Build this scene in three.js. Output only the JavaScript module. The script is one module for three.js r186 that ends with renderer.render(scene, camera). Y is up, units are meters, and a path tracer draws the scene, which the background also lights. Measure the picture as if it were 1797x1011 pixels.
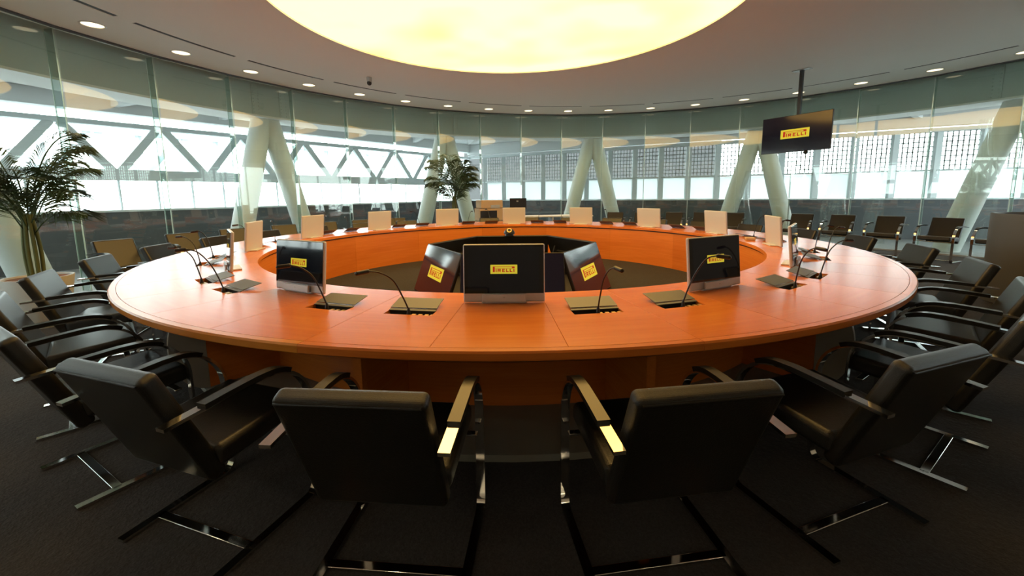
import * as THREE from 'three';
import { RoundedBoxGeometry } from 'three/addons/geometries/RoundedBoxGeometry.js';
import { mergeGeometries } from 'three/addons/utils/BufferGeometryUtils.js';
import { RectAreaLightUniformsLib } from 'three/addons/lights/RectAreaLightUniformsLib.js';

// ---------------------------------------------------------------- camera, sky, exposure
const scene = new THREE.Scene();
const renderer = new THREE.WebGLRenderer();
renderer.toneMapping = THREE.LinearToneMapping;
renderer.toneMappingExposure = 1.0;
renderer.shadowMap.enabled = true;
RectAreaLightUniformsLib.init();

const camera = new THREE.PerspectiveCamera(77.99, 1797 / 1154.58, 0.05, 400);
camera.position.set(0, 1.3436, 5.2495);
camera.rotation.order = 'YXZ';
camera.rotation.set(-0.13015, 0.00033, -0.01171);
camera.setViewOffset(1797, 1154.58, 0, 143.58, 1797, 1011);   // lens shifted down
camera.updateProjectionMatrix();

scene.background = new THREE.Color(0.93, 0.975, 1.0);          // bright overcast
scene.backgroundIntensity = 9.5;

const CEIL = 3.63, TOP = 0.74;
const CX = 1.852, CZ = 0.96;                                     // centre of the round room; the table's centre is the origin
const D2R = Math.PI / 180;

// luminous round ceiling panel: an area light in front of the glowing skin (the skin itself is built below)
const glow = new THREE.RectAreaLight(new THREE.Color(1, 0.52, 0.1), 0.8, 3.9, 3.9);
glow.name = 'ceiling_panel_light';
glow.position.set(0, CEIL - 0.012, 0);
glow.rotation.x = -Math.PI / 2;
scene.add(glow);

// ---------------------------------------------------------------- helpers
let seed = 7;
const rnd = () => { seed = (seed * 1664525 + 1013904223) >>> 0; return seed / 4294967296; };
const taken = {};
function numbered(n) { const k = taken[n] = (taken[n] ?? -1) + 1; return k ? n + '_' + String(k).padStart(3, '0') : n; }
function mesh(name, geo, mat, parent) {
  const m = new THREE.Mesh(geo, mat); m.castShadow = m.receiveShadow = true;
  m.name = parent === scene ? numbered(name) : name; parent.add(m); return m;
}
function thing(name, label, category, group) {
  const g = new THREE.Group(); g.name = numbered(name); g.userData = { label, category };
  if (group) g.userData.group = group;
  scene.add(g); return g;
}
function struct(name) { const g = new THREE.Group(); g.name = name; g.userData = { kind: 'structure' }; scene.add(g); return g; }
function copyOf(o) { const c = o.clone(); c.name = numbered(o.name.replace(/_\d+$/, '')); c.userData = { ...o.userData }; scene.add(c); return c; }
const polT = (r, a, y = 0) => new THREE.Vector3(r * Math.sin(a * D2R), y, r * Math.cos(a * D2R));          // about the table, 0 towards the camera
const polC = (r, a, y = 0) => new THREE.Vector3(CX + r * Math.sin(a * D2R), y, CZ - r * Math.cos(a * D2R)); // about the room, 0 away from the camera
const tr = (g, x, y, z) => g.translate(x, y, z);
const box = (w, h, d, x = 0, y = 0, z = 0) => new THREE.BoxGeometry(w, h, d).translate(x, y, z);
const rbox = (w, h, d, r, x = 0, y = 0, z = 0, s = 2) => new RoundedBoxGeometry(w, h, d, s, r).translate(x, y, z);
function merge(list) { return mergeGeometries(list.map((g) => { const h = g.index ? g.toNonIndexed() : g.clone(); for (const k of Object.keys(h.attributes)) if (!['position', 'normal', 'uv'].includes(k)) h.deleteAttribute(k); return h; })); }
// quads -> geometry with uv
class Quads {
  constructor() { this.p = []; this.n = []; this.u = []; }
  quad(a, b, c, d, na, nb, nc, nd, ua, ub, uc, ud) {
    const e = [c[0] - a[0], c[1] - a[1], c[2] - a[2]], f = [d[0] - b[0], d[1] - b[1], d[2] - b[2]];   // wind the face the way its normal points
    if ((e[1] * f[2] - e[2] * f[1]) * na[0] + (e[2] * f[0] - e[0] * f[2]) * na[1] + (e[0] * f[1] - e[1] * f[0]) * na[2] < 0) { [b, d] = [d, b]; [nb, nd] = [nd, nb]; [ub, ud] = [ud, ub]; }
    for (const [v, n, u] of [[a, na, ua], [b, nb, ub], [c, nc, uc], [a, na, ua], [c, nc, uc], [d, nd, ud]]) { this.p.push(...v); this.n.push(...n); this.u.push(...u); }
  }
  geo() {
    const g = new THREE.BufferGeometry();
    g.setAttribute('position', new THREE.Float32BufferAttribute(this.p, 3));
    g.setAttribute('normal', new THREE.Float32BufferAttribute(this.n, 3));
    g.setAttribute('uv', new THREE.Float32BufferAttribute(this.u, 2));
    return g;
  }
}
// curved block about the origin; angles in degrees, 0 at +z, towards +x
function arcBox(r0, r1, y0, y1, a0, a1, n = 8) {
  const q = new Quads(), P = (r, y, a) => [r * Math.sin(a), y, r * Math.cos(a)], N = (s, a) => [s * Math.sin(a), 0, s * Math.cos(a)];
  const up = [0, 1, 0], dn = [0, -1, 0];
  for (let i = 0; i < n; i++) {
    const a = (a0 + (a1 - a0) * i / n) * D2R, b = (a0 + (a1 - a0) * (i + 1) / n) * D2R, ua = a * r1, ub = b * r1;
    q.quad(P(r1, y0, a), P(r1, y0, b), P(r1, y1, b), P(r1, y1, a), N(1, a), N(1, b), N(1, b), N(1, a), [ua, y0], [ub, y0], [ub, y1], [ua, y1]);
    q.quad(P(r0, y0, b), P(r0, y0, a), P(r0, y1, a), P(r0, y1, b), N(-1, b), N(-1, a), N(-1, a), N(-1, b), [ub, y0], [ua, y0], [ua, y1], [ub, y1]);
    q.quad(P(r0, y1, a), P(r1, y1, a), P(r1, y1, b), P(r0, y1, b), up, up, up, up, [ua, r0], [ua, r1], [ub, r1], [ub, r0]);
    q.quad(P(r1, y0, a), P(r0, y0, a), P(r0, y0, b), P(r1, y0, b), dn, dn, dn, dn, [ua, r1], [ua, r0], [ub, r0], [ub, r1]);
  }
  if (Math.abs(a1 - a0) < 359.9) for (const [a, s] of [[a0 * D2R, -1], [a1 * D2R, 1]]) {
    const nn = [s * Math.cos(a), 0, -s * Math.sin(a)];
    const f = [P(r0, y0, a), P(r1, y0, a), P(r1, y1, a), P(r0, y1, a)], u = [[r0, y0], [r1, y0], [r1, y1], [r0, y1]];
    const o = s < 0 ? [0, 1, 2, 3] : [3, 2, 1, 0];
    q.quad(f[o[0]], f[o[1]], f[o[2]], f[o[3]], nn, nn, nn, nn, u[o[0]], u[o[1]], u[o[2]], u[o[3]]);
  }
  return q.geo();
}
// flat bar swept along a path in the (z, y) plane: width across x, thickness in the plane
function flatBar(path, width, thick, x = 0) {
  const q = new Quads(), n = path.length, nor = [];
  for (let i = 0; i < n; i++) {
    const a = path[Math.max(0, i - 1)], b = path[Math.min(n - 1, i + 1)]; const dz = b[0] - a[0], dy = b[1] - a[1], l = Math.hypot(dz, dy);
    nor.push([-dy / l, dz / l]);
  }
  const at = (i, s, t) => [x + s * width / 2, path[i][1] + nor[i][1] * t * thick / 2, path[i][0] + nor[i][0] * t * thick / 2];
  const N = (i, t) => [0, nor[i][1] * t, nor[i][0] * t], z = [0, 0];
  for (let i = 0; i + 1 < n; i++) {
    q.quad(at(i, -1, 1), at(i, 1, 1), at(i + 1, 1, 1), at(i + 1, -1, 1), N(i, 1), N(i, 1), N(i + 1, 1), N(i + 1, 1), z, z, z, z);
    q.quad(at(i, 1, -1), at(i, -1, -1), at(i + 1, -1, -1), at(i + 1, 1, -1), N(i, -1), N(i, -1), N(i + 1, -1), N(i + 1, -1), z, z, z, z);
    for (const s of [-1, 1]) { const m = [s, 0, 0]; q.quad(at(i, s, -s), at(i, s, s), at(i + 1, s, s), at(i + 1, s, -s), m, m, m, m, z, z, z, z); }
  }
  for (const [i, k] of [[0, -1], [n - 1, 1]]) {
    const d = [0, -nor[i][0] * k * -1, 0]; const tz = nor[i][1] * k, ty = -nor[i][0] * k; const m = [0, ty, tz];
    q.quad(at(i, -1, -1), at(i, 1, -1), at(i, 1, 1), at(i, -1, 1), m, m, m, m, z, z, z, z);
  }
  return q.geo();
}
function beam(a, b, w, h) {   // box from a to b, w across, h in height
  const d = new THREE.Vector3().subVectors(b, a), g = new THREE.BoxGeometry(w, h, d.length());
  const m = new THREE.Matrix4().lookAt(a, b, new THREE.Vector3(0, 1, 0)); m.setPosition(a.clone().add(b).multiplyScalar(0.5));
  return g.applyMatrix4(m);
}
function tube(pts, r, seg = 16, rs = 6) { return new THREE.TubeGeometry(new THREE.CatmullRomCurve3(pts.map((p) => p.isVector3 ? p : new THREE.Vector3(...p))), seg, r, rs); }

// ---------------------------------------------------------------- textures
function hash(x, y) { let h = (x * 374761393 + y * 668265263) | 0; h = Math.imul(h ^ (h >>> 13), 1274126177); return ((h ^ (h >>> 16)) >>> 0) / 4294967296; }
function vnoise(x, y, px, py) {
  const xi = Math.floor(x), yi = Math.floor(y), fx = x - xi, fy = y - yi, sx = fx * fx * (3 - 2 * fx), sy = fy * fy * (3 - 2 * fy);
  const w = (i, j) => hash(((xi + i) % px + px) % px, ((yi + j) % py + py) % py);
  return (w(0, 0) * (1 - sx) + w(1, 0) * sx) * (1 - sy) + (w(0, 1) * (1 - sx) + w(1, 1) * sx) * sy;
}
function dataTex(w, h, f, srgb) {
  const d = new Uint8Array(w * h * 4);
  for (let y = 0; y < h; y++) for (let x = 0; x < w; x++) { const c = f(x / w, y / h); d.set([...c.map((v) => Math.max(0, Math.min(255, v * 255))), 255], (y * w + x) * 4); }
  const t = new THREE.DataTexture(d, w, h); t.magFilter = THREE.LinearFilter; t.minFilter = THREE.LinearMipmapLinearFilter; t.generateMipmaps = true;
  t.wrapS = t.wrapT = THREE.RepeatWrapping; if (srgb) t.colorSpace = THREE.SRGBColorSpace; t.needsUpdate = true; return t;
}
const mixc = (a, b, t) => a.map((v, i) => v + (b[i] - v) * t);
const woodTex = dataTex(1024, 512, (u, v) => {
  const g = 0.5 * vnoise(u * 6, v * 90, 6, 90) + 0.3 * vnoise(u * 10, v * 220, 10, 220) + 0.2 * vnoise(u * 40, v * 260, 40, 260);
  const b = 0.6 * vnoise(u * 2, v * 9, 2, 9) + 0.4 * vnoise(u * 4, v * 24, 4, 24);
  return mixc([0.80, 0.475, 0.23], [0.91, 0.60, 0.335], 0.5 * g + 0.5 * b);
}, true);
woodTex.repeat.set(1 / 1.6, 1 / 0.8);
const carpetTex = dataTex(512, 512, (u, v) => { const n = 0.55 * hash((u * 512) | 0, (v * 512) | 0) + 0.45 * vnoise(u * 120, v * 120, 120, 120); const k = 0.5 + 0.5 * vnoise(u * 6, v * 6, 6, 6); const l = 0.55 + 0.45 * n * (0.7 + 0.3 * k); return [l, l, l]; }, true);
carpetTex.repeat.set(1 / 0.8, 1 / 0.8);
const fineTex = dataTex(256, 256, (u, v) => { const n = 0.5 * vnoise(u * 60, v * 60, 60, 60) + 0.5 * hash((u * 256) | 0, (v * 256) | 0); return [n, n, n]; });
const leatherTex = dataTex(256, 256, (u, v) => { const n = 0.6 * vnoise(u * 40, v * 40, 40, 40) + 0.4 * vnoise(u * 90, v * 90, 90, 90); return [n, n, n]; });
leatherTex.repeat.set(4, 4);
const skinTex = dataTex(256, 256, (u, v) => { const n = 0.5 * vnoise(u * 3, v * 5, 3, 5) + 0.3 * vnoise(u * 7, v * 9, 7, 9) + 0.2 * vnoise(u * 15, v * 15, 15, 15); const w = Math.max(0, n - 0.52) * 1.6; return [1, 1 - 0.08 * w, 1 - 0.4 * w]; }, true);
skinTex.repeat.set(1 / 6, 1 / 6); skinTex.offset.set(0.5, 0.5);

// the screens' picture: yellow plate with red lettering on near black
function logoScreen(w, h, plateW, bg) {
  const c = document.createElement('canvas'); c.width = w; c.height = h; const x = c.getContext('2d');
  x.fillStyle = bg; x.fillRect(0, 0, w, h);
  const pw = plateW * w, ph = pw * 0.34, ox = (w - pw) / 2, oy = (h - ph) / 2, X = (t) => ox + t * pw, Y = (t) => oy + t * ph;
  x.fillStyle = '#f6de3e'; x.fillRect(ox, oy, pw, ph);
  const red = '#cf2a1c', r = (a, b, cc, d) => x.fillRect(X(a), Y(b), (cc - a) * pw, (d - b) * ph);
  x.fillStyle = red;
  r(0.09, 0.2, 0.165, 0.8);                                 // stem of the long P
  r(0.09, 0.2, 0.9, 0.245);                                 // its bowl drawn out over the letters
  r(0.165, 0.365, 0.9, 0.405); r(0.8, 0.2, 0.9, 0.405);
  const y0 = 0.46, y1 = 0.8, t = 0.03;
  const I = (a) => r(a, y0, a + t * 1.2, y1);
  I(0.195);
  r(0.265, y0, 0.265 + t * 1.2, y1); r(0.265, y0, 0.375, y0 + 0.09); r(0.265, 0.6, 0.375, 0.68); r(0.35, y0, 0.385, 0.68); x.beginPath(); x.moveTo(X(0.315), Y(0.68)); x.lineTo(X(0.355), Y(0.68)); x.lineTo(X(0.4), Y(y1)); x.lineTo(X(0.36), Y(y1)); x.fill();
  r(0.435, y0, 0.435 + t * 1.2, y1); r(0.435, y0, 0.54, y0 + 0.085); r(0.435, 0.595, 0.525, 0.67); r(0.435, y1 - 0.085, 0.54, y1);
  for (const a of [0.58, 0.715]) { r(a, y0, a + t * 1.2, y1); r(a, y1 - 0.085, a + 0.1, y1); }
  I(0.855);
  const tx = new THREE.CanvasTexture(c); tx.colorSpace = THREE.SRGBColorSpace; return tx;
}
const deskPicture = logoScreen(1024, 640, 0.38, '#05070b');
const tvPicture = logoScreen(1024, 576, 0.42, '#0d0a14');

// ---------------------------------------------------------------- materials
const S = (o) => new THREE.MeshStandardMaterial(o), PH = (o) => new THREE.MeshPhysicalMaterial(o);
const M = {
  wood: [0, 1, 2].map((k) => PH({ map: woodTex, color: new THREE.Color().setRGB(...[[0.90, 0.74, 0.46], [0.84, 0.67, 0.41], [0.95, 0.79, 0.50]][k]), roughness: 0.24, specularIntensity: 0.75 })),
  yellowWood: PH({ map: woodTex, color: new THREE.Color().setRGB(0.86, 0.90, 0.52), roughness: 0.24, specularIntensity: 0.75 }),
  carpet: S({ map: carpetTex, color: new THREE.Color().setRGB(0.048, 0.046, 0.050), roughness: 1, bumpMap: fineTex, bumpScale: 0.004 }),
  gallery: S({ color: new THREE.Color().setRGB(0.30, 0.31, 0.32), roughness: 0.6 }),
  ceiling: S({ color: new THREE.Color().setRGB(0.86, 0.84, 0.80), roughness: 0.9 }),
  black: S({ color: new THREE.Color().setRGB(0.01, 0.01, 0.01), roughness: 0.6 }),
  blackPlastic: S({ color: new THREE.Color().setRGB(0.012, 0.012, 0.013), roughness: 0.4 }),
  blackGlass: PH({ color: new THREE.Color().setRGB(0.008, 0.008, 0.01), roughness: 0.04, ior: 1.52 }),
  leather: PH({ color: new THREE.Color().setRGB(0.009, 0.009, 0.0085), roughness: 0.3, bumpMap: leatherTex, bumpScale: 0.0006 }),
  chrome: S({ color: new THREE.Color().setRGB(0.72, 0.72, 0.72), metalness: 1, roughness: 0.08 }),
  silver: S({ color: new THREE.Color().setRGB(0.56, 0.56, 0.57), metalness: 0.12, roughness: 0.38 }),
  lid: S({ color: new THREE.Color().setRGB(0.14, 0.145, 0.145), metalness: 0.3, roughness: 0.5 }),
  brass: S({ color: new THREE.Color().setRGB(0.75, 0.55, 0.25), metalness: 0.9, roughness: 0.35 }),
  plinth: S({ color: new THREE.Color().setRGB(0.20, 0.205, 0.19), roughness: 0.5 }),
  greyMetal: S({ color: new THREE.Color().setRGB(0.42, 0.43, 0.43), roughness: 0.45, metalness: 0.2 }),
  column: S({ color: new THREE.Color().setRGB(0.68, 0.72, 0.70), roughness: 0.55 }),
  girder: S({ color: new THREE.Color().setRGB(0.50, 0.58, 0.56), roughness: 0.6 }),  // web darker than the bottom flange: its shade is put into the colour
  flangeLit: S({ color: new THREE.Color().setRGB(0.82, 0.84, 0.82), roughness: 0.6 }),  // paler than the web: daylight on the underside is put into the colour
  steel: S({ color: new THREE.Color().setRGB(0.60, 0.66, 0.68), roughness: 0.6 }),
  soffit: S({ color: new THREE.Color().setRGB(0.70, 0.73, 0.74), roughness: 0.8 }),
  parapet: S({ color: new THREE.Color().setRGB(0.08, 0.09, 0.10), roughness: 0.55 }),
  gridBar: S({ color: new THREE.Color().setRGB(0.25, 0.27, 0.27), roughness: 0.6 }),
  darkWall: S({ color: new THREE.Color().setRGB(0.40, 0.38, 0.35), roughness: 0.7 }),
  frosted: PH({ color: new THREE.Color().setRGB(0.86, 0.9, 0.9), roughness: 1, transmission: 0.55, thickness: 0 }),
  glass: PH({ color: new THREE.Color().setRGB(0.90, 0.95, 0.925), roughness: 0.01, transmission: 1, thickness: 0, ior: 1.5 }),
  finGlass: PH({ color: new THREE.Color().setRGB(0.74, 0.82, 0.80), roughness: 0.02, transmission: 1, thickness: 0, ior: 1.5 }),
  finEdgeGlint: PH({ color: new THREE.Color().setRGB(0.8, 0.9, 0.87), roughness: 0.5, transmission: 0.4, thickness: 0 }),  // pale strips, painted stand-in for light caught on the fin edges
  film: PH({ color: new THREE.Color().setRGB(0.93, 0.96, 0.96), roughness: 0.12, transmission: 0.93, thickness: 0, ior: 1.5 }),
  white: S({ color: new THREE.Color().setRGB(0.8, 0.8, 0.78), roughness: 0.5 }),
  pot: S({ color: new THREE.Color().setRGB(0.62, 0.62, 0.60), roughness: 0.45 }),
  soil: S({ color: new THREE.Color().setRGB(0.22, 0.09, 0.045), roughness: 1 }),
  leaf: PH({ color: new THREE.Color().setRGB(0.035, 0.07, 0.018), roughness: 0.5, side: THREE.DoubleSide }),
  stem: S({ color: new THREE.Color().setRGB(0.10, 0.12, 0.035), roughness: 0.7 }),
  card: S({ color: new THREE.Color().setRGB(0.55, 0.38, 0.22), roughness: 0.8 }),
  cylinder: S({ color: new THREE.Color().setRGB(0.11, 0.11, 0.11), roughness: 0.55 }),
  ground: S({ color: new THREE.Color().setRGB(0.55, 0.55, 0.53), roughness: 1 }),
  facade: S({ color: new THREE.Color().setRGB(0.055, 0.058, 0.06), roughness: 0.8 }),
  facadeGlass: S({ color: new THREE.Color().setRGB(0.02, 0.022, 0.025), roughness: 0.2 }),
  skin: PH({ color: 0x221f1a, roughness: 0.9, emissive: new THREE.Color().setRGB(4.1, 2.5, 0.77), emissiveMap: skinTex }),
  lens: S({ color: 0xffffff, emissive: new THREE.Color().setRGB(2.6, 2.1, 1.3), roughness: 0.6 }),
  trim: S({ color: new THREE.Color().setRGB(0.75, 0.73, 0.7), roughness: 0.4, metalness: 0.3 }),
  deskScreen: PH({ color: new THREE.Color().setRGB(0.004, 0.004, 0.006), roughness: 0.05, emissive: 0xffffff, emissiveIntensity: 0.6, emissiveMap: deskPicture }),
  tvScreen: PH({ color: new THREE.Color().setRGB(0.006, 0.005, 0.008), roughness: 0.09, emissive: 0xffffff, emissiveIntensity: 0.75, emissiveMap: tvPicture }),
};

// ---------------------------------------------------------------- floor, ceiling
{
  const fl = struct('floor');
  mesh('carpet', new THREE.CylinderGeometry(8.1, 8.1, 0.2, 96).translate(CX, -0.1, CZ), M.carpet, fl);
  mesh('gallery_floor', arcBox(8.1, 17, -0.2, -0.002, 0, 360, 96).translate(CX, 0, CZ), M.gallery, fl);
  { const g = fl.children[0].geometry, p = g.attributes.position, uv = g.attributes.uv; for (let i = 0; i < p.count; i++) uv.setXY(i, p.getX(i), p.getZ(i)); }
  const c = struct('ceiling');
  const sh = new THREE.Shape(); sh.absarc(0, 0, 8.16, 0, Math.PI * 2);
  const hole = (f) => { const h = new THREE.Path(); f(h); sh.holes.push(h); };
  hole((h) => h.absarc(-CX, CZ, 2.84, 0, Math.PI * 2, true));
  for (let k = -7; k < 8; k++) {                       // air slots, shape angle = 90 - angC
    const a = (90 - (2.1 + 13.42 * k)) * D2R, b = (90 - (2.1 + 13.42 * k + 11.7)) * D2R;
    hole((h) => { h.absarc(0, 0, 6.96, a, b, true); h.absarc(0, 0, 6.89, b, a, false); });
  }
  for (let k = -21; k < 21; k++) { const a = (90 - (-1.8 + 8.5714 * k)) * D2R; hole((h) => h.absarc(7.52 * Math.cos(a), 7.52 * Math.sin(a), 0.125, 0, Math.PI * 2, true)); }
  const g = new THREE.ExtrudeGeometry(sh, { depth: 0.12, bevelEnabled: false, curveSegments: 96 }).rotateX(-Math.PI / 2).translate(CX, CEIL, CZ);
  mesh('ceiling_board', g, M.ceiling, c);
  for (let k = -7; k < 8; k++) { const a = 180 - (2.1 + 13.42 * k); mesh('slot_shade_strip', arcBox(6.889, 6.961, CEIL + 0.004, CEIL + 0.03, a - 11.7, a, 14).translate(CX, 0, CZ), M.black, c); }  // black strips plug the slots, painted stand-in for the shade inside
  mesh('plenum', new THREE.CylinderGeometry(8.56, 8.56, 0.1, 96).translate(CX, CEIL + 0.42, CZ), M.black, c);
}
{
  const t = thing('luminous_ceiling_panel', 'large round glowing cream ceiling panel above the ring table', 'ceiling light');
  mesh('glowing_skin', new THREE.CylinderGeometry(2.835, 2.835, 0.01, 128).translate(0, CEIL + 0.012, 0), M.skin, t);
  { const g = t.children[0].geometry, p = g.attributes.position, uv = g.attributes.uv; for (let i = 0; i < p.count; i++) uv.setXY(i, p.getX(i), p.getZ(i)); }
  mesh('rim', arcBox(2.836, 2.85, CEIL - 0.012, CEIL + 0.1, 0, 360, 128), M.trim, t);
}
// downlights
{
  const t = thing('downlight', 'round recessed ceiling downlight glowing warm white near the glass wall', 'downlight', 'ring of recessed downlights');
  mesh('trim_ring', new THREE.LatheGeometry([[0.112, 0.03], [0.112, 0.0], [0.12, -0.007], [0.138, -0.005], [0.14, 0.0]].map((v) => new THREE.Vector2(...v)), 32), M.trim, t);
  mesh('lens', new THREE.CylinderGeometry(0.114, 0.114, 0.012, 32).translate(0, 0.012, 0), M.lens, t);
  const list = []; for (let k = -21; k < 21; k++) list.push(-1.8 + 8.5714 * k);
  list.forEach((a, i) => {
    const o = i ? copyOf(t) : t; o.position.copy(polC(7.52, a, CEIL));
    const s = new THREE.SpotLight(new THREE.Color(1, 0.78, 0.45), 5, 0, 1.1, 0.6); s.name = 'downlight_beam';
    s.position.copy(polC(7.52, a, CEIL - 0.02)); s.target.position.copy(polC(7.52, a, 0)); s.castShadow = true; s.shadow.radius = 4; scene.add(s, s.target);
  });
}

// ---------------------------------------------------------------- glass wall
const GR = 8.03, MULL = (k) => -2.5 + 8.5714 * k;
{
  let n = 0;
  for (let k = -14; k < 12; k++) {
    const a = polC(GR, MULL(k)), b = polC(GR, MULL(k + 1)), L = a.distanceTo(b);
    const w = struct('window_' + (++n));
    w.position.copy(a.clone().add(b).multiplyScalar(0.5)); w.rotation.y = -(MULL(k) + MULL(k + 1)) / 2 * D2R;
    mesh('pane', box(L - 0.014, CEIL - 0.03, 0.012, 0, (CEIL - 0.03) / 2 + 0.02, 0), M.glass, w);
    mesh('floor_channel', box(L, 0.03, 0.05, 0, 0.015, 0), M.greyMetal, w);
    mesh('head_channel', box(L, 0.025, 0.05, 0, CEIL - 0.0125, 0), M.parapet, w);
  }
  for (let k = -14; k <= 12; k++) {
    const f = struct('trim_' + (k + 19)); f.position.copy(polC(GR + 0.1, MULL(k))); f.rotation.y = -MULL(k) * D2R;
    mesh('glass_fin', box(0.012, CEIL - 0.06, 0.14, 0, CEIL / 2, 0), M.finGlass, f);
    mesh('fin_edge_glint', merge([box(0.014, CEIL - 0.06, 0.008, 0, CEIL / 2, 0.075), box(0.014, CEIL - 0.06, 0.008, 0, CEIL / 2, -0.075)]), M.finEdgeGlint, f);
  }
  const wb = struct('wall_back'); wb.position.set(CX, 0, CZ);
  mesh('core_wall', arcBox(GR - 0.05, GR + 0.2, 0, CEIL, 180 - MULL(12), 180 - (MULL(-14) + 360), 40), M.darkWall, wb);
}

// ---------------------------------------------------------------- ring girder, A-shaped columns
const APEX = []; for (let k = -5; k <= 6; k++) APEX.push(4.6 + 30.1 * k);
{
  const t = thing('ring_girder', 'grey green riveted steel ring girder above the glass wall', 'girder'); t.position.set(CX, 0, CZ);
  mesh('web', arcBox(8.5, 8.53, 3.05, 4.05, 0, 360, 120), M.girder, t);
  mesh('bottom_flange', arcBox(8.46, 9.2, 3.02, 3.055, 0, 360, 120), M.flangeLit, t);
  for (const a of APEX) for (const s of [-2.1, 1.7]) {
    const c = 180 - (a + s); const sp = mesh('splice_plate', arcBox(8.482, 8.5, 3.06, 3.75, c - 0.55, c + 0.55, 3), M.girder, t);
    const riv = []; for (let i = 0; i < 9; i++) for (const d of [-0.33, 0.33]) { const r = new THREE.SphereGeometry(0.012, 6, 4); const p = (c + d) * D2R; r.translate(8.482 * Math.sin(p), 3.1 + i * 0.07, 8.482 * Math.cos(p)); riv.push(r); }
    mesh('rivets', merge(riv), M.girder, sp).userData.kind = 'stuff';
  }
}
{
  const labels = 'white tubular A shaped column carrying the ring girder outside the glass';
  const proto = thing('a_frame_column', labels, 'column', 'A shaped columns round the glass wall');
  const leg = (s) => { const a = new THREE.Vector3(0.07 * s, 3.03, 0), b = new THREE.Vector3(0.83 * s, 0, 0.02); const d = new THREE.Vector3().subVectors(b, a);
    const g = new THREE.CylinderGeometry(0.205, 0.22, d.length() , 28).applyQuaternion(new THREE.Quaternion().setFromUnitVectors(new THREE.Vector3(0, 1, 0), d.clone().normalize().negate())); return g.translate((a.x + b.x) / 2, (a.y + b.y) / 2, (a.z + b.z) / 2); };
  mesh('tube_leg', leg(-1), M.column, proto); mesh('tube_leg', leg(1), M.column, proto);
  APEX.forEach((a, i) => { const o = i ? copyOf(proto) : proto; o.position.copy(polC(8.82, a)); o.rotation.set(0, -a * D2R, 0); });
}

{
  for (const [a, w, h0, h1, k] of [[33.4, 0.35, 0.1, 1.9, 1], [46.8, 0.6, 0.05, 2.3, 2], [52, 0.4, 0.1, 2.1, 3], [62.6, 0.55, 0.05, 2.7, 4], [67.8, 0.5, 0.05, 2.2, 5]]) {
    const t = thing('plastic_sheet', 'creased clear plastic sheet hanging outside the glass by a column', 'plastic sheet', 'clear plastic sheets outside the glass'); t.position.copy(polC(8.42, a)); t.rotation.y = -a * D2R;
    const g = new THREE.PlaneGeometry(w, h1 - h0, 40, 24).translate(0, (h0 + h1) / 2, 0), p = g.attributes.position;
    for (let i = 0; i < p.count; i++) { const x = p.getX(i), y = p.getY(i), n = vnoise(x * 9 + k * 7, y * 1.3 + k, 64, 64), f = (h1 - y) / (h1 - h0); p.setX(i, x * (0.35 + 0.75 * f) + 0.05 * Math.sin(y * 3 + k)); p.setZ(i, 0.06 * (n - 0.5) + 0.018 * Math.sin(x * 42 + 3 * n + k)); }
    g.computeVertexNormals(); mesh('sheet', g, M.film, t);
  }
}
// ---------------------------------------------------------------- outer building: roof, facades, ground
const E1 = new THREE.Vector3(0.583, 0, -0.812), N1 = new THREE.Vector3(-0.812, 0, -0.583);   // lattice side
const E2 = new THREE.Vector3(0.893, 0, 0.449), N2 = new THREE.Vector3(0.449, 0, -0.893);     // gridded window side
const CV = new THREE.Vector3(CX, 0, CZ);
const on = (E, N, D) => (s, h, d = 0) => CV.clone().addScaledVector(E, s).addScaledVector(N, D + d).setY(h);
const F1 = on(E1, N1, 10.5), F2 = on(E2, N2, 10.0);
function meet(n1, d1, n2, d2) { const det = n1.x * n2.z - n1.z * n2.x; return new THREE.Vector3(CX + (d1 * n2.z - n1.z * d2) / det, 0, CZ + (n1.x * d2 - n2.x * d1) / det); }
const corner = meet(N1, 10.5, N2, 10.0);
const S1c = corner.clone().sub(CV).dot(E1), S2c = corner.clone().sub(CV).dot(E2);
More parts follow.
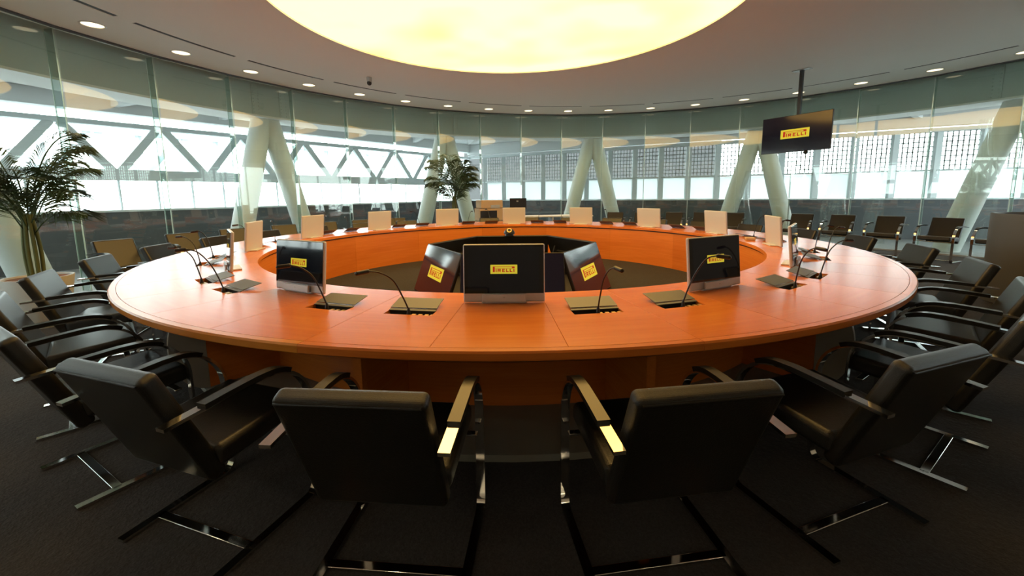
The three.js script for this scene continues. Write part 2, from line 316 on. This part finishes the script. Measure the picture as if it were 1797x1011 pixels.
{
  const w = struct('wall_left');
  const sMin = -15;
  mesh('parapet', beam(F1(sMin, 0.54), F1(S1c, 0.54), 0.25, 1.08), M.parapet, w);
  mesh('sill', beam(F1(sMin, 1.09), F1(S1c, 1.09), 0.34, 0.04), M.steel, w);
  mesh('lower_chord', beam(F1(sMin, 1.82), F1(S1c, 1.82), 0.24, 0.22), M.steel, w);
  mesh('upper_chord', beam(F1(sMin, 2.83), F1(S1c, 2.83), 0.2, 0.09), M.steel, w);
  mesh('eaves_beam', beam(F1(sMin, 3.2), F1(S1c, 3.2), 0.3, 0.3), M.soffit, w);
  for (let s = sMin + 0.2, i = 0; s < S1c - 0.3; s += 0.62, i++) mesh('window_mullion', beam(F1(s, 1.1), F1(s, 1.72), 0.03, 0.03), M.steel, w);
  const P = 1.55;
  for (let s = -2.4 - 8 * P; s < S1c; s += P) {
    for (const k of [-1, 1]) { if (s + k * P * 0.44 < S1c) mesh('diagonal_brace', beam(F1(s + k * 0.06, 1.9), F1(s + k * P * 0.46, 2.8), 0.11, 0.14), M.steel, w); }
    const o = 0.7;
    for (const k of [-1, 1]) mesh('diagonal_brace', beam(F1(s + o + k * 0.06, 1.9, 1.3), F1(s + o + k * P * 0.46, 2.8, 1.3), 0.1, 0.12), M.steel, w);
    mesh('truss_post', beam(F1(s + o, 1.9, 1.35), F1(s + o, 3.1, 1.35), 0.09, 0.09), M.steel, w);
  }
  mesh('lower_chord', beam(F1(sMin, 1.85, 1.3), F1(S1c + 1, 1.85, 1.3), 0.18, 0.16), M.steel, w);
  mesh('upper_chord', beam(F1(sMin, 2.83, 1.3), F1(S1c + 1, 2.83, 1.3), 0.15, 0.08), M.steel, w);
}
{
  const w = struct('wall_right');
  const s0 = S2c, s1 = 14;
  mesh('parapet', beam(F2(s0, 0.54), F2(s1, 0.54), 0.25, 1.08), M.parapet, w);
  mesh('sill', beam(F2(s0, 1.09), F2(s1, 1.09), 0.34, 0.04), M.steel, w);
  mesh('transom', beam(F2(s0, 1.83), F2(s1, 1.83), 0.1, 0.05), M.steel, w);
  mesh('window_head', beam(F2(s0, 2.86), F2(s1, 2.86), 0.2, 0.1), M.steel, w);
  mesh('eaves_beam', beam(F2(s0, 3.15), F2(s1, 3.15), 0.3, 0.4), M.soffit, w);
  const posts = []; for (let s = 0.23 - 10 * 0.852; s < s1; s += 0.852) posts.push(s);
  const turn = Math.atan2(-E2.z, E2.x);
  const bars = []; const W = 0.852 - 0.12;
  for (let i = 0; i <= 7; i++) bars.push(box(0.024, 0.98, 0.02, -W / 2 + W * i / 7, 0, 0));
  for (let i = 0; i <= 8; i++) bars.push(box(W, 0.022, 0.02, 0, -0.49 + 0.98 * i / 8, 0));
  const grid = merge(bars);
  posts.forEach((s, i) => {
    mesh('window_post', beam(F2(s, 1.1), F2(s, 2.82), 0.16, 0.1).rotateY(0), M.steel, w);
    const g = mesh('window_grid', grid, M.gridBar, w); g.position.copy(F2(s + 0.426, 2.32)); g.rotation.y = turn;
    const p = mesh('frosted_panel', box(W, 0.68, 0.012), M.frosted, w); p.position.copy(F2(s + 0.426, 1.46)); p.rotation.y = turn;
  });
}
{
  // the two far sides of the outer building, behind the camera
  const w = struct('wall_front');
  const N3 = N2.clone().negate(), F3 = on(E2, N3, 10.5), a = meet(N1, 10.5, N3, 10.5).sub(CV).dot(E2), b = 6;
  mesh('parapet', beam(F3(a, 0.54), F3(b, 0.54), 0.25, 1.08), M.parapet, w);
  mesh('lower_chord', beam(F3(a, 1.82), F3(b, 1.82), 0.24, 0.22), M.steel, w);
  mesh('upper_chord', beam(F3(a, 2.86), F3(b, 2.86), 0.2, 0.1), M.steel, w);
  mesh('eaves_beam', beam(F3(a, 3.15), F3(b, 3.15), 0.3, 0.4), M.soffit, w);
  for (let s = a + 0.4; s < b; s += 0.852) mesh('window_post', beam(F3(s, 1.1), F3(s, 2.82), 0.14, 0.1), M.steel, w);
  const r = struct('wall_side'); const N4 = N1.clone().negate(), F4 = on(E1, N4, 10.8);
  mesh('core_wall', beam(F4(-16, 1.8), F4(1, 1.8), 0.3, 3.6), M.darkWall, r);
  const roof = struct('trim_40');
  const pts = [corner, meet(N2, 10.0, N4, 12.5), meet(N3, 12, N4, 12.5), meet(N1, 10.5, N3, 12)].map((v) => v.clone().sub(CV));
  const sh = new THREE.Shape(pts.map((v) => new THREE.Vector2(v.x * 1.015, -v.z * 1.015)));
  const h = new THREE.Path(); h.absarc(0, 0, 8.52, 0, Math.PI * 2, true); sh.holes.push(h);
  mesh('roof_slab', new THREE.ExtrudeGeometry(sh, { depth: 0.3, bevelEnabled: false, curveSegments: 90 }).rotateX(-Math.PI / 2).translate(CX, 3.36, CZ), M.soffit, roof);
  for (let a = -100; a < 100; a += 10) { const p = polC(9.3, a + 3, 3.26), q = polC(11.5, a + 3, 3.26); mesh('roof_joist', beam(p, q, 0.12, 0.2), M.soffit, roof); }
  const gr = struct('trim_41');
  mesh('ground', new THREE.CylinderGeometry(180, 180, 0.5, 64).translate(0, -16, 0), M.ground, gr);
}
{
  const b = thing('office_building', 'dark grey building seen beyond the gridded windows', 'building');
  const A = F2(-17, 0, 14), turn = Math.atan2(-E2.z, E2.x); b.position.copy(F2(-8.4, -15.7, 16)); b.rotation.y = turn;
  mesh('walls', box(17.5, 26, 8, 0, 13, 0), M.facade, b);
  for (let r = 0; r < 4; r++) for (let c = 0; c < 9; c++) mesh('window', box(1.3, 1.5, 0.1, -7.6 + c * 1.9, 14.2 + r * 2.9, 4.02), M.facadeGlass, b);
}

// ---------------------------------------------------------------- the ring table
const OFF = -0.9, SEG = 360 / 42;
{
  const t = thing('conference_table', 'large ring shaped cherry wood conference table with inlaid panels', 'table');
  const RI = 2.812, RG = 3.707, RO = 3.75, half = (SEG / 2) * D2R;
  const sector = (withHole) => {
    const gp = 0.0012; const sh = new THREE.Shape(); const A = Math.PI / 2 - half, B = Math.PI / 2 + half, g0 = gp / RI, g1 = gp / RG;
    sh.absarc(0, 0, RG, A + g1, B - g1, false); sh.absarc(0, 0, RI, B - g0, A + g0, true);
    if (withHole) { const h = new THREE.Path(); h.moveTo(-0.13, 3.205); h.lineTo(-0.13, 3.285); h.lineTo(0.13, 3.285); h.lineTo(0.13, 3.205); h.lineTo(-0.13, 3.205); sh.holes.push(h); }
    return new THREE.ExtrudeGeometry(sh, { depth: 0.036, bevelEnabled: true, bevelThickness: 0.002, bevelSize: 0.0008, bevelSegments: 1, curveSegments: 12 });
  };
  const variants = (g) => [0, 1, 2, 3].map((k) => { const c = g.clone(), u = c.attributes.uv; for (let i = 0; i < u.count; i++) u.setXY(i, u.getX(i) + k * 0.37, u.getY(i) + k * 0.29); return c.rotateX(Math.PI / 2).translate(0, TOP - 0.002, 0); });
  const plain = variants(sector(false)), holed = variants(sector(true));
  // after rotateX(+90deg) shape y (radial) runs along +z and the top is at the upper side
  const ang = (i) => OFF + i * SEG;
  for (let i = 0; i < 42; i++) {
    const hatch = i % 3 !== 0, m = mesh('top_panel', (hatch ? holed : plain)[Math.floor(rnd() * 4)], M.wood[Math.floor(rnd() * 3)], t); m.rotation.y = ang(i) * D2R;
  }
  const band = new THREE.Shape([[RG + 0.003, -0.042], [RO - 0.006, -0.042], [RO, -0.036], [RO, -0.008], [RO - 0.007, 0], [RG + 0.003, 0]].map((v) => new THREE.Vector2(...v)));
  const edge = (() => { const q = []; const n = 14; const pts = band.getPoints(); const Q = new Quads(); const W = (360 / 14) - 0.03;
    for (let i = 0; i < n; i++) { const a = (-W / 2 + W * i / n) * D2R, b = (-W / 2 + W * (i + 1) / n) * D2R;
      for (let j = 0; j < pts.length - 1; j++) { const [p, r] = [pts[j], pts[j + 1]]; const P = (v, c) => [v.x * Math.sin(c), TOP + v.y, v.x * Math.cos(c)]; const nx = r.y - p.y, ny = -(r.x - p.x), l = Math.hypot(nx, ny) || 1; const N = (c) => [nx / l * Math.sin(c), ny / l, nx / l * Math.cos(c)];
        Q.quad(P(p, a), P(p, b), P(r, b), P(r, a), N(a), N(b), N(b), N(a), [a * RO, p.x + p.y], [b * RO, p.x + p.y], [b * RO, r.x + r.y], [a * RO, r.x + r.y]); } }
    return Q.geo(); })();
  for (let k = 0; k < 14; k++) { const m = mesh('edge_band', edge, k === 13 ? M.yellowWood : M.wood[(k * 2 + 1) % 3], t); m.rotation.y = (OFF + k * 360 / 14) * D2R; }
  mesh('sub_frame', arcBox(2.86, 3.69, 0.672, 0.699, 0, 360, 84), M.black, t);
  for (let k = 0; k < 14; k++) {
    const c = OFF + k * 360 / 14, w = 360 / 28 - 0.02;
    mesh('apron_panel', arcBox(2.832, 2.852, 0.1, 0.682, c - w, c + w, 10), M.wood[k % 3], t);
    mesh('base_panel', arcBox(2.854, 2.875, 0.04, 0.672, c - w, c + w, 10), M.wood[(k + 1) % 3], t);
    const f = mesh('fin_leg', box(0.035, 0.63, 0.45, 0, 0.357, 3.10), M.wood[(k + 2) % 3], t); f.rotation.y = (c + 360 / 28) * D2R;
    const cap = new THREE.Shape(); cap.absellipse(0, 0, 0.2, 0.315, -Math.PI / 2, Math.PI / 2, false);
    const cg = new THREE.ExtrudeGeometry(cap, { depth: 0.03, bevelEnabled: false, curveSegments: 20 }).translate(0, 0, -0.015).rotateY(-Math.PI / 2).translate(0, 0.357, 3.326);
    if (k === 0 || k === 13) mesh('end_post', box(0.05, 0.63, 0.04, 0, 0.357, 3.345), M.wood[2], f); else mesh('rounded_end_plate', cg, M.greyMetal, f);
  }
  mesh('plinth', arcBox(2.83, 3.36, 0.002, 0.04, 0, 360, 84), M.plinth, t);
  mesh('raised_inner_floor', new THREE.CylinderGeometry(2.829, 2.829, 0.118, 84).translate(0, 0.061, 0), M.carpet, t);
  { const g = t.children[t.children.length - 1].geometry, p = g.attributes.position, uv = g.attributes.uv; for (let i = 0; i < p.count; i++) uv.setXY(i, p.getX(i), p.getZ(i)); }
  // socket hatches
  const tray = merge([box(0.29, 0.004, 0.08, 0, -0.06, 0), box(0.29, 0.06, 0.003, 0, -0.03, -0.04), box(0.29, 0.06, 0.003, 0, -0.03, 0.04), box(0.003, 0.06, 0.08, -0.145, -0.03, 0), box(0.003, 0.06, 0.08, 0.145, -0.03, 0)]);
  const conn = merge([0.02, 0.055, 0.09, 0.12].map((x, i) => box(0.02, 0.028, 0.035, x, -0.022, 0.008)).concat([box(0.1, 0.02, 0.04, -0.09, -0.03, 0.005)]));
  const lidOf = (t) => merge([rbox(0.258, 0.004, 0.12, 0.0015, 0, 0, -0.065, 1), rbox(0.258, 0.004, 0.02, 0.0015, 0, -0.005, 0.006, 1)]).rotateX(t);
  const lids = [lidOf(0.2), lidOf(0.5)];
  for (let i = 0; i < 42; i++) if (i % 3) {
    const a = ang(i);
    const tr_ = mesh('socket_tray', tray, M.black, t); tr_.position.copy(polT(3.245, a, TOP - 0.002)); tr_.rotation.y = a * D2R; mesh('connectors', conn, M.brass, tr_);
    const ld = mesh('hatch_lid', lids[i > 11 && i < 31 ? 1 : 0], M.lid, t); ld.position.copy(polT(3.205, a, TOP + 0.009)); ld.rotation.y = a * D2R;
  }
}

// ---------------------------------------------------------------- desk monitors (14), facing outward
{
  const t = thing('desk_monitor', 'silver desk monitor with black glass front standing on the ring table', 'monitor', 'monitors round the ring table');
  const w = 0.455, h = 0.325, tilt = -0.1;
  const part = (n, g, m, p = t) => mesh(n, g.rotateX(tilt).translate(0, 0.004, 0), m, p);
  part('housing', rbox(w, h, 0.024, 0.01, 0, h / 2, 0, 3), M.silver);
  part('front_glass', rbox(w - 0.012, h * 0.83, 0.003, 0.0014, 0, h - 0.006 - h * 0.415, 0.0125, 1), M.blackGlass);
  const sc_ = new THREE.PlaneGeometry(w - 0.06, (w - 0.06) * 0.625).translate(0, h - 0.006 - h * 0.415, 0.0143);
  part('screen', sc_, M.deskScreen);
  part('foot_bar', rbox(0.24, 0.042, 0.014, 0.003, 0, 0.026, 0.03), M.silver);
  part('logo_mark', box(0.012, 0.006, 0.001, 0, 0.03, 0.0375), M.greyMetal, t);
  mesh('rear_foot', rbox(0.25, 0.012, 0.1, 0.004, 0, 0.006, -0.03), M.silver, t);
  for (let k = 0; k < 14; k++) { const a = OFF + k * 360 / 14; const o = k ? copyOf(t) : t;
    if (k === 0) o.userData.label = 'silver desk monitor with logo screen standing right before the floor televisions';
    else if (k === 1 || k === 13) o.userData.label = 'silver desk monitor showing its logo screen, next along from the one before the televisions';
    else if (k === 2 || k === 12) o.userData.label = 'silver desk monitor seen edge on at the side of the ring table';
    else o.userData.label = 'silver desk monitor seen from behind on the ring table'; o.position.copy(polT(3.03, a, TOP)); o.rotation.set(0, a * D2R, 0); }
}
// ---------------------------------------------------------------- gooseneck microphones (28)
{
  const lean = { 1: 0.03, 2: 0.1, 4: -0.02, 41: -0.125, 40: -0.12, 5: 0.16, 38: -0.12, 37: -0.14 };
  for (let i = 0; i < 42; i++) if (i % 3) {
    const t = thing('gooseneck_microphone', 'black gooseneck microphone rising from an open table hatch', 'microphone', 'microphones round the ring table');
    const a = OFF + i * SEG; t.position.copy(polT(3.262, a, TOP - 0.058)); t.rotation.y = a * D2R;
    const l = lean[i] ?? (rnd() - 0.5) * 0.24, f = 0.06 + rnd() * 0.1, H = 0.3 + rnd() * 0.05, s = Math.sign(l || 1);
    mesh('base', new THREE.LatheGeometry([[0, 0], [0.014, 0], [0.013, 0.04], [0.008, 0.075], [0.005, 0.085]].map((v) => new THREE.Vector2(...v)), 14), M.blackPlastic, t);
    const e = new THREE.Vector3(l, H, f);
    mesh('gooseneck', tube([[0, 0.08, 0], [l * 0.18, 0.15, f * 0.1], [l * 0.45, 0.24, f * 0.3], [l * 0.75, H - 0.015, f * 0.7], e], 0.0042, 24, 6), M.blackPlastic, t);
    const d = new THREE.Vector3(l * 0.5, -0.006, f * 0.55).normalize();
    const hd = new THREE.CapsuleGeometry(0.011, 0.05, 6, 12).applyQuaternion(new THREE.Quaternion().setFromUnitVectors(new THREE.Vector3(0, 1, 0), d)).translate(e.x + d.x * 0.03, e.y + d.y * 0.03, e.z + d.z * 0.03);
    mesh('head', hd, M.blackPlastic, t);
  }
}
// ---------------------------------------------------------------- the ring of big screens in the middle
function bigScreen(w, h, parent) {
  mesh('housing', rbox(w, h, 0.035, 0.006, 0, 0, -0.02), M.blackPlastic, parent);
  mesh('screen', new THREE.PlaneGeometry(w - 0.02, h - 0.02).translate(0, 0, 0.0), M.tvScreen, parent);
  mesh('rear_box', rbox(w * 0.6, h * 0.5, 0.04, 0.01, 0, -0.05, -0.055), M.blackPlastic, parent);
}
{
  for (let k = 0; k < 6; k++) {
    const t = thing('floor_screen', ['floor television facing the nearest row of chairs, mostly hidden behind a desk monitor', 'floor television inside the ring, screen turned sideways showing a yellow logo plate', 'floor television inside the ring seen from behind at a slant', 'floor television seen from behind, the dome camera on its top edge'][[0, 1, 2, 3, 2, 1][k]], 'television', 'televisions in the middle of the ring');
    const a = k * 60; t.position.copy(polT(1.16, a, 0.125)); t.rotation.y = a * D2R;
    bigScreen(1.11, 0.62, t);
    for (const m of t.children) m.geometry.translate(0, 0.32, 0).rotateX(-0.35);
    mesh('stand_strut', merge([beam(new THREE.Vector3(-0.3, 0.45, -0.25), new THREE.Vector3(-0.3, 0, -0.42), 0.03, 0.02), beam(new THREE.Vector3(0.3, 0.45, -0.25), new THREE.Vector3(0.3, 0, -0.42), 0.03, 0.02)]), M.blackPlastic, t);
  }
  const d = thing('dome_camera', 'black dome conference camera with amber lens on top of a television', 'camera'); d.position.set(-0.04, 0.712, -0.93);
  mesh('base', new THREE.CylinderGeometry(0.06, 0.07, 0.03, 24).translate(0, 0.015, 0), M.blackPlastic, d);
  mesh('dome', new THREE.SphereGeometry(0.085, 28, 14, 0, Math.PI * 2, 0, Math.PI / 2).scale(1, 1, 1).translate(0, 0.028, 0), M.blackPlastic, d);
  mesh('lens_ring', new THREE.TorusGeometry(0.03, 0.009, 8, 24).rotateX(-0.5).translate(0, 0.085, 0.062), M.brass, d);
}
// television hung from the ceiling
{
  const t = thing('hanging_television', 'black television hung from the ceiling on a dark pole', 'television');
  t.position.set(5.48, 2.44, -2.81); t.rotation.y = Math.atan2(-0.874, 0.486);
  bigScreen(1.235, 0.7, t);
  mesh('pole', box(0.055, 1.0, 0.055, 0, 0.72, -0.1), M.blackPlastic, t);
  mesh('ceiling_plate', box(0.3, 0.012, 0.14, 0, CEIL - 2.44 - 0.008, -0.1), M.greyMetal, t);
  mesh('bracket', box(0.3, 0.3, 0.06, 0, 0.05, -0.08), M.blackPlastic, t);
  mesh('webcam', new THREE.SphereGeometry(0.04, 14, 10).translate(0.22, -0.375, 0.0), M.blackPlastic, t);
}
{
  const t = thing('ceiling_camera', 'small security camera with black dome under the ceiling', 'camera'); t.position.copy(new THREE.Vector3(-2.75, CEIL, -3.04));
  mesh('mount', new THREE.CylinderGeometry(0.05, 0.045, 0.1, 18).translate(0, -0.05, 0), M.greyMetal, t);
  mesh('dome', new THREE.SphereGeometry(0.045, 16, 10).translate(0, -0.11, 0.01), M.blackPlastic, t);
}

// ---------------------------------------------------------------- chairs: leather on a bent flat chrome bar
function makeChair(label, group) {
  const t = thing('cantilever_chair', label, 'chair', group);
  const bx = 0.262, arc = (cz, cy, r, a0, a1, n) => Array.from({ length: n + 1 }, (_, i) => { const a = (a0 + (a1 - a0) * i / n) * D2R; return [cz + r * Math.cos(a), cy + r * Math.sin(a)]; });
  const path = [[0.215, 0.632], [0.0, 0.646], [-0.1, 0.65], ...arc(-0.15, 0.45, 0.2, 90, 178, 10), [-0.352, 0.3], [-0.352, 0.07], ...arc(-0.302, 0.058, 0.05, 180, 270, 6), [-0.2, 0.008], [0.11, 0.008]];
  for (const s of [-1, 1]) {
    const fr = mesh('side_frame', flatBar(path, 0.036, 0.012, s * bx), M.chrome, t);
    const pad = [[0.09, 0.647], [0.0, 0.654], [-0.1, 0.66], ...arc(-0.15, 0.45, 0.209, 90, 120, 4)];
    const pg = merge([flatBar(pad, 0.042, 0.02, s * bx), new THREE.SphereGeometry(0.0001, 3, 2).translate(s * bx, 0.65, 0)]);
    mesh('arm_pad', pg, M.leather, fr);
  }
  mesh('floor_crossbar', rbox(0.524, 0.01, 0.036, 0.003, 0, 0.009, -0.03, 1), M.chrome, t);
  mesh('seat_crossbar', rbox(0.524, 0.01, 0.03, 0.003, 0, 0.372, -0.3, 1), M.chrome, t);
  // seat: slightly crowned cushion
  const crown = (w, h, d, r, k) => { const g = new RoundedBoxGeometry(w, h, d, 4, r), p = g.attributes.position; for (let i = 0; i < p.count; i++) { const x = p.getX(i) / (w / 2), z = p.getZ(i) / (d / 2); if (p.getY(i) > 0) p.setY(i, p.getY(i) + k * (1 - x * x) * (1 - z * z)); } g.computeVertexNormals(); return g; };
  mesh('seat', crown(0.46, 0.085, 0.40, 0.025, 0.012).rotateX(0.07).translate(0, 0.425, -0.165), M.leather, t);
  const bh = 0.5, bl = Math.atan2(0.19, 0.46);
  const back = crown(0.448, 0.062, bh, 0.022, 0.01).rotateX(-Math.PI / 2).rotateX(0);   // crown now faces -z? kept on the sitter's side below
  back.rotateY(Math.PI); back.rotateX(bl).translate(0, 0.565, 0.115);
  mesh('backrest', back, M.leather, t);
  const piping = tube([[-0.21, 0, 0], [0, 0, 0], [0.21, 0, 0]], 0.004, 8, 5).translate(0, bh / 2 - 0.012, 0.03).rotateX(bl).translate(0, 0.565, 0.115);
  mesh('piping', piping, M.leather, t);
  return t;
}
{
  const t = makeChair('black leather armchair on bent flat chrome bars drawn up to the ring table', 'chairs round the ring table');
  for (let k = 0; k < 28; k++) { const a = 0.75 + 6.43 + k * 360 / 28 + (k === 27 ? -0.6 : k === 0 ? 0.3 : 0); const o = k ? copyOf(t) : t; o.position.copy(polT(4.0, a)); o.rotation.set(0, (a + (rnd() - 0.5) * 3) * D2R, 0);
    o.userData.label = k === 0 || k === 27 ? 'black leather armchair seen squarely from behind before the nearest desk monitor' : k === 21 ? 'black leather armchair at the ring table right beside the palm in the pale pot' : k === 6 ? 'black leather armchair at the ring table in front of the tall grey cylinder' : 'black leather armchair on bent flat chrome bars drawn up to the ring table'; }
  const u = copyOf(t); u.userData = { label: 'black leather armchair with chrome arms standing along the glass wall', category: 'chair', group: 'chairs along the glass wall' };
  const list = [-81.5, -74.2, -67.8, -60.5, -53.5, -47, -40.3, 8.2, 14, 20.5, 26, 32, 43.2, 49.2, 55.5, 62, 68.4];
  list.forEach((a, i) => { const o = i ? copyOf(u) : u, p = polC(7.08, a); o.position.copy(p); o.rotation.set(0, Math.atan2(p.x, p.z - 1.6) + (rnd() - 0.5) * 0.06, 0);
    o.userData.label = i === 0 ? 'black leather armchair along the glass wall next to the palm in the pale pot' : i === list.length - 1 ? 'black leather armchair along the glass wall half hidden by the tall grey cylinder' : 'black leather armchair with chrome arms standing along the glass wall'; });
}

// ---------------------------------------------------------------- palms
function palm(label, pos, scale, turn, nf, potShape, lift, spread) {
  const t = thing('potted_palm', label, 'plant'); t.position.copy(pos); t.rotation.y = turn;
  const pot = mesh('pot', new THREE.LatheGeometry(potShape.map((v) => new THREE.Vector2(...v)), 36), M.pot, t);
  const top = potShape[2][1];
  mesh('soil', new THREE.CylinderGeometry(potShape[2][0] - 0.03, potShape[2][0] - 0.04, 0.04, 28).translate(0, top - 0.04, 0), M.soil, t);
  const stems = []; for (let i = 0; i < 7; i++) { const a = i * 0.9; stems.push(tube([[0.05 * Math.cos(a), top - 0.05, 0.05 * Math.sin(a)], [0.06 * Math.cos(a), top + 0.25 * scale, 0.06 * Math.sin(a)], [0.03 * Math.cos(a), top + 0.5 * scale + lift, 0.03 * Math.sin(a)]], 0.017, 8, 6)); }
  mesh('stems', merge(stems), M.stem, t);
  for (let i = 0; i < nf; i++) {
    const a = i * 2.399 + 0.3, up = 0.45 + 0.55 * ((i * 0.7549 + 0.1) % 1), L = (0.8 + 0.3 * ((i * 0.37) % 1)) * scale, h0 = top + lift + (0.3 + 0.3 * ((i * 0.29) % 1)) * scale;
    const dir = new THREE.Vector3(Math.cos(a), 0, Math.sin(a));
    const P = (s) => dir.clone().multiplyScalar((0.03 + L * (0.35 + 0.5 * (1 - up)) * s + 0.12 * L * s * s) * spread).setY(h0 + L * up * 1.5 * s - L * (0.3 + 0.6 * up) * s * s * 0.85);
    const Q = [], pos_ = [], N = [], U = [];
    const rach = tube([0, 0.25, 0.5, 0.75, 1].map(P), 0.006 * scale, 12, 5);
    const n = 54; const side = new THREE.Vector3(-dir.z, 0, dir.x);
    for (let j = 8; j < n; j++) {
      const s = j / n, p = P(s), tan = P(Math.min(1, s + 0.02)).sub(P(s - 0.02)).normalize(), len = (0.34 * Math.sin(Math.PI * Math.min(1, 0.25 + s * 0.72)) + 0.05) * scale;
      for (const k of [-1, 1]) {
        const d = side.clone().multiplyScalar(k * 0.8).addScaledVector(tan, 0.8); d.y += 0.12 - 0.3 * rnd(); d.normalize();
        const mid = p.clone().addScaledVector(d, len * 0.5), end = p.clone().addScaledVector(d, len * 0.95); end.y -= len * (0.2 + rnd() * 0.3); mid.y -= len * 0.05;
        const wv = tan.clone().multiplyScalar(0.0068 * scale);
        const tri = (A, B, C_) => { const nn = new THREE.Vector3().subVectors(B, A).cross(new THREE.Vector3().subVectors(C_, A)).normalize(); for (const v of [A, B, C_]) { pos_.push(v.x, v.y, v.z); N.push(nn.x, nn.y, nn.z); U.push(0, 0); } };
        const m1 = mid.clone().add(wv), m2 = mid.clone().sub(wv);
        tri(p, m1, m2); tri(m2, m1, end);
      }
    }
    const lg = new THREE.BufferGeometry(); lg.setAttribute('position', new THREE.Float32BufferAttribute(pos_, 3)); lg.setAttribute('normal', new THREE.Float32BufferAttribute(N, 3)); lg.setAttribute('uv', new THREE.Float32BufferAttribute(U, 2));
    mesh('frond', merge([rach, lg]), M.leaf, t);
  }
}
palm('tall green palm in a pale tapered pot beside the lattice wall', new THREE.Vector3(-5.05, 0, 1.0), 1.12, 0.4, 20, [[0.001, 0], [0.19, 0], [0.275, 0.53], [0.25, 0.53], [0.24, 0.47]], 0.1, 0.85);
palm('green palm between the A shaped column and the far glass', polC(6.9, -28.6), 1.42, 2.0, 17, [[0.001, 0], [0.19, 0], [0.26, 0.5], [0.24, 0.5], [0.23, 0.45]], 0.1, 0.75);

// ---------------------------------------------------------------- service desk with printer and screen at the far side
{
  const c = polC(6.95, -12.5), d = thing('side_desk', 'white topped side desk along the far glass wall', 'desk'); d.position.copy(polC(6.9, -6.5)); d.rotation.y = 6.5 * D2R;
  mesh('desk_top', rbox(2.2, 0.03, 0.6, 0.004, 0, 0.735, 0), M.white, d);
  for (const x of [-1.05, 0, 1.05]) mesh('leg', box(0.04, 0.72, 0.55, x, 0.36, 0), M.greyMetal, d);
  const p = thing('printer', 'tan and black office printer on the floor beside the side desk', 'printer'); p.position.copy(polC(6.75, -21.3)); p.rotation.y = 21 * D2R;
  mesh('body', rbox(0.62, 0.66, 0.5, 0.01, 0, 0.34, 0), M.card, p);
  mesh('front_panel', rbox(0.44, 0.22, 0.02, 0.004, -0.08, 0.82, 0.26), M.blackPlastic, p);
  mesh('upper_body', rbox(0.62, 0.3, 0.5, 0.01, 0, 0.83, 0), M.card, p);
  mesh('scanner_head', rbox(0.58, 0.2, 0.48, 0.015, 0.02, 1.09, 0), M.card, p);
  mesh('display', rbox(0.24, 0.08, 0.02, 0.004, 0.1, 1.03, 0.25), M.greyMetal, p);
  const m = thing('black_monitor', 'black computer screen seen from behind on the side desk', 'monitor'); m.position.copy(polC(6.85, -14.2, 0.75)); m.rotation.y = 13 * D2R;
  mesh('panel', rbox(0.46, 0.3, 0.03, 0.006, 0, 0.33, 0), M.blackPlastic, m);
  mesh('stand', merge([box(0.06, 0.25, 0.03, 0, 0.13, -0.03), rbox(0.22, 0.015, 0.16, 0.004, 0, 0.0075, -0.02)]), M.blackPlastic, m);
  mesh('badge', box(0.05, 0.035, 0.002, -0.02, 0.4, 0.016), M.greyMetal, m);
}
// tall grey cylinder at the right
{
  const t = thing('cylindrical_bin', 'tall dark grey open cylinder behind the right hand chairs', 'bin'); t.position.set(6.15, 0, 0.72);
  mesh('shell', new THREE.LatheGeometry([[0.0, 0.01], [0.53, 0.01], [0.53, 1.05], [0.49, 1.05], [0.49, 0.75], [0, 0.75]].map((v) => new THREE.Vector2(...v)), 64), M.cylinder, t);
  mesh('inner_lid', new THREE.CylinderGeometry(0.485, 0.485, 0.01, 48).translate(0, 0.8, 0), M.black, t);
}
// small things on the table at the right
{
  const b = thing('adapter_box', 'small brown adapter box with cable on the table beside a monitor', 'adapter'); b.position.copy(polT(2.98, 86, TOP)); b.rotation.y = 1.2;
  mesh('case', rbox(0.13, 0.03, 0.1, 0.005, 0, 0.016, 0), M.card, b);
  mesh('cable', tube([[0.06, 0.01, 0.02], [0.18, 0.006, 0.12], [0.1, 0.006, 0.3], [-0.1, 0.006, 0.36], [-0.25, 0.006, 0.28]], 0.005, 32, 6), M.blackPlastic, b);
}
renderer.render(scene, camera);
